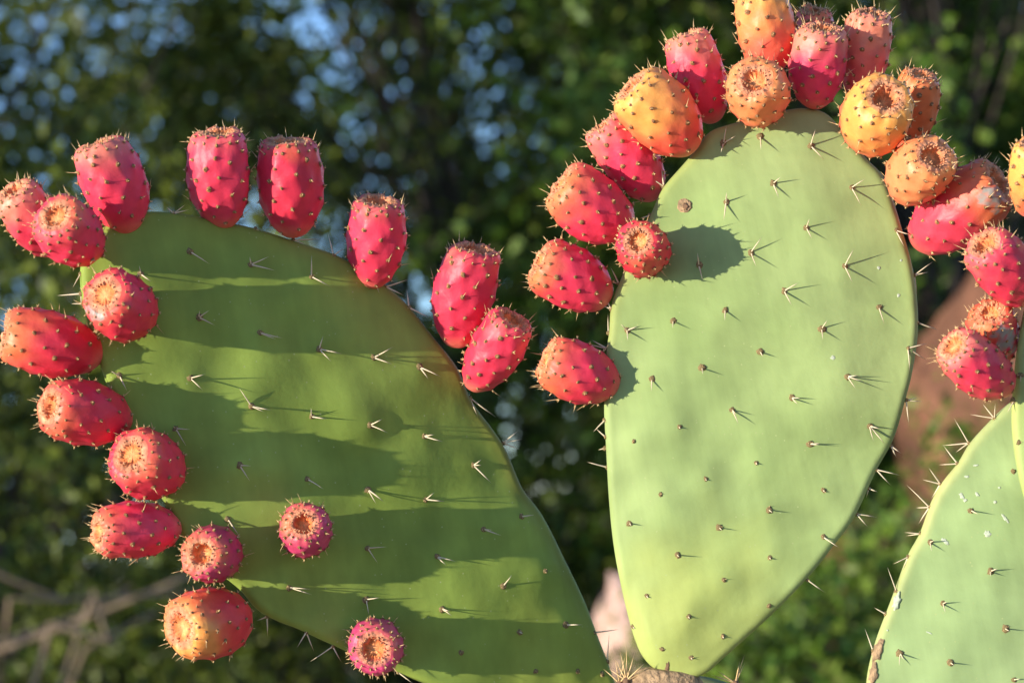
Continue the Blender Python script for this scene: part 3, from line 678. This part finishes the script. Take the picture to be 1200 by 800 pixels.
def vx(px, d):                       # world x of a photo column near mid height at distance d from the camera
    return (px - 600) / FPX * d
tree('broad_tree', 'loose olive-green tree with sky showing through its crown', 'tree', vx(-60, 9), 7.0, 4.4, 2.0, 96, 420, 0.046, M_LEAF_O, 1, low=.10, crad=.27, trunk_r=.04)
tree('broad_tree', 'dark green tree between the loose olive tree and the leafy bright tree', 'tree', vx(560, 10), 8.0, 4.6, 1.8, 112, 470, 0.047, M_LEAF_O, 2, low=.10, crad=.28, trunk_r=.04)
tree('broad_tree', 'bright leafy green tree behind the tallest red boulder', 'tree', vx(1010, 9.5), 7.6, 4.2, 1.6, 150, 380, 0.055, M_LEAF_B, 3, low=.22, crad=.27, trunk_r=.04)
tree('far_tree', 'tall dense tree filling the gap behind the dark tree', 'tree', vx(760, 15), 13.0, 6.5, 2.6, 75, 160, 0.15, M_LEAF_D, 4, low=.05, crad=.40)
tree('far_tree', 'tall dense dark tree behind the boulders', 'tree', vx(1250, 14), 12.0, 6.5, 2.8, 200, 360, 0.09, M_LEAF_D, 5, low=.05, crad=.45)
tree('far_tree', 'thin far tree behind the loose olive tree', 'tree', vx(60, 15), 13.5, 6.0, 2.7, 50, 110, 0.17, M_LEAF_O, 6, low=.03, crad=.36, trunk_r=.05)
tree('far_tree', 'low wide far tree closing the gap under the thin far tree', 'tree', vx(-60, 20), 17.5, 2.5, 3.0, 90, 330, 0.10, M_LEAF_D, 16, low=.0, crad=.40, trunk_r=.05)
# unseen tree added on the sun side to half shade the trees in view
tree('broad_tree', 'wide shade tree added out of view on the sun side of the olive tree', 'tree', -4.6, 4.6, 4.6, 1.6, 60, 160, 0.09, M_LEAF_D, 7, low=.10, crad=.34)
tree('far_tree', 'pale far tree standing alone behind the wide shade tree', 'tree', -5.6, 15.5, 5.2, 2.3, 90, 150, 0.13, M_LEAF_O, 21, low=.05, crad=.40, trunk_r=.07)
tree('far_tree', 'dark far tree past the pale far tree', 'tree', -8.8, 13.0, 5.6, 2.4, 90, 150, 0.13, M_LEAF_D, 22, low=.05, crad=.40, trunk_r=.07)
# low shrubs round the boulders
tree('small_shrub', 'small bright shrub between the two cactus plants', 'shrub', vx(1000, 7.0), 5.0, 0.95, 0.42, 46, 70, 0.045, M_LEAF_B, 9, low=.2, trunk_r=.02, crad=.10)
tree('small_shrub', 'low yellow-green shrub in front of the rounded red boulder', 'shrub', vx(880, 6.6), 4.6, 0.78, 0.45, 50, 70, 0.045, M_LEAF_B, 10, low=.15, trunk_r=.02, crad=.10)
tree('small_shrub', 'low green shrub at the foot of the pink boulder', 'shrub', vx(690, 6.8), 4.8, 0.80, 0.36, 40, 70, 0.045, M_LEAF_O, 11, low=.15, trunk_r=.02, crad=.10)
tree('small_shrub', 'slender green shrub in front of the tallest red boulder', 'shrub', vx(1085, 7.4), 5.4, 1.12, 0.30, 40, 60, 0.04, M_LEAF_B, 15, low=.3, trunk_r=.02, crad=.09)
tree('small_shrub', 'scrubby green shrub under the bare crossing branches', 'shrub', vx(130, 7.6), 5.9, 1.25, 0.65, 90, 90, 0.04, M_LEAF_O, 12, low=.15, trunk_r=.02, crad=.12)
tree('small_shrub', 'wide scrubby shrub beside the dark green tree, next to the bare branches', 'shrub', vx(400, 9.4), 7.3, 1.35, 0.75, 100, 90, 0.045, M_LEAF_D, 13, low=.12, trunk_r=.02, crad=.14)

def boulder(name, label, x, y, rx, ry, h, m, seed):
    mb = MB(); vv = []; ff = []; NU, NV = 40, 22
    for j in range(NV + 1):
        ph = math.pi * (j / NV) - math.pi / 2
        for i in range(NU):
            a = 2 * math.pi * i / NU; d = Vector((math.cos(ph) * math.cos(a), math.cos(ph) * math.sin(a), math.sin(ph))); e = Vector([math.copysign(abs(c_) ** 0.62, c_) for c_ in d])
            q = 1 + 0.22 * noise.noise(d * 1.4 + Vector((seed, 0, 0))) + 0.10 * noise.noise(d * 3.5 + Vector((0, seed, 0))) + 0.05 * noise.noise(d * 9 + Vector((0, 0, seed)))
            cr = abs(noise.noise(d * 2.3 + Vector((seed, seed, 4)))); q -= 0.10 * max(0, 1 - cr * 9)
            vv.append((x + e.x * rx * q, y + e.y * ry * q, h * 0.42 + e.z * h * 0.58 * q))
    for j in range(NV):
        for i in range(NU): ff.append((j * NU + i, j * NU + (i + 1) % NU, (j + 1) * NU + (i + 1) % NU, (j + 1) * NU + i))
    mb.add(vv, ff); o = mb.build(name, m, origin=(x, y, 0)); o['label'] = label; o['category'] = 'boulder'; o['group'] = 'boulders behind the cactus'
boulder('boulder', 'tallest red-brown boulder behind the white-flecked pad', vx(1190, 8.2), 6.2, 0.42, 0.45, 1.50, M_ROCK, 1)
boulder('boulder', 'rounded red boulder rising above the yellow-green shrub', vx(985, 8.4), 6.4, 0.26, 0.36, 0.98, M_ROCK, 2)
boulder('boulder', 'pale pink boulder in the gap between the two broad pads', vx(708, 7.6), 5.6, 0.20, 0.22, 1.0, M_ROCKP, 3)

# bare branches low beside the olive tree
rng = np.random.default_rng(5)
db = thing('dry_bush', 'leafless bush of crossing grey-brown branches', 'bush', (vx(-260, 7.2), 5.2, 0.0))
def wp(px, py, d): return to_world(unproj(px, py, d)[None])[0]
root = np.array((vx(-260, 7.2), 5.2, -0.03))
for (a, b, r) in [((-120, 800), (235, 668), .013), ((-40, 760), (150, 690), .011), ((60, 730), (135, 752), .012), ((100, 760), (185, 715), .010), ((110, 690), (125, 745), .008), ((-60, 640), (70, 700), .010), ((10, 700), (250, 690), .009)]:
    p1, p2 = wp(*a, 7.0 + rng.uniform(-.15, .15)), wp(*b, 7.0 + rng.uniform(-.15, .15))
    pts = np.concatenate([curve_pts(root, p1, rng, 6, .06)[:-1], curve_pts(p1, p2, rng, 8, .04)])
    mb = MB(); tube(mb, pts, np.linspace(r * .85, r * .45, len(pts)), 7); mb.build('branch', M_TWIG, db)
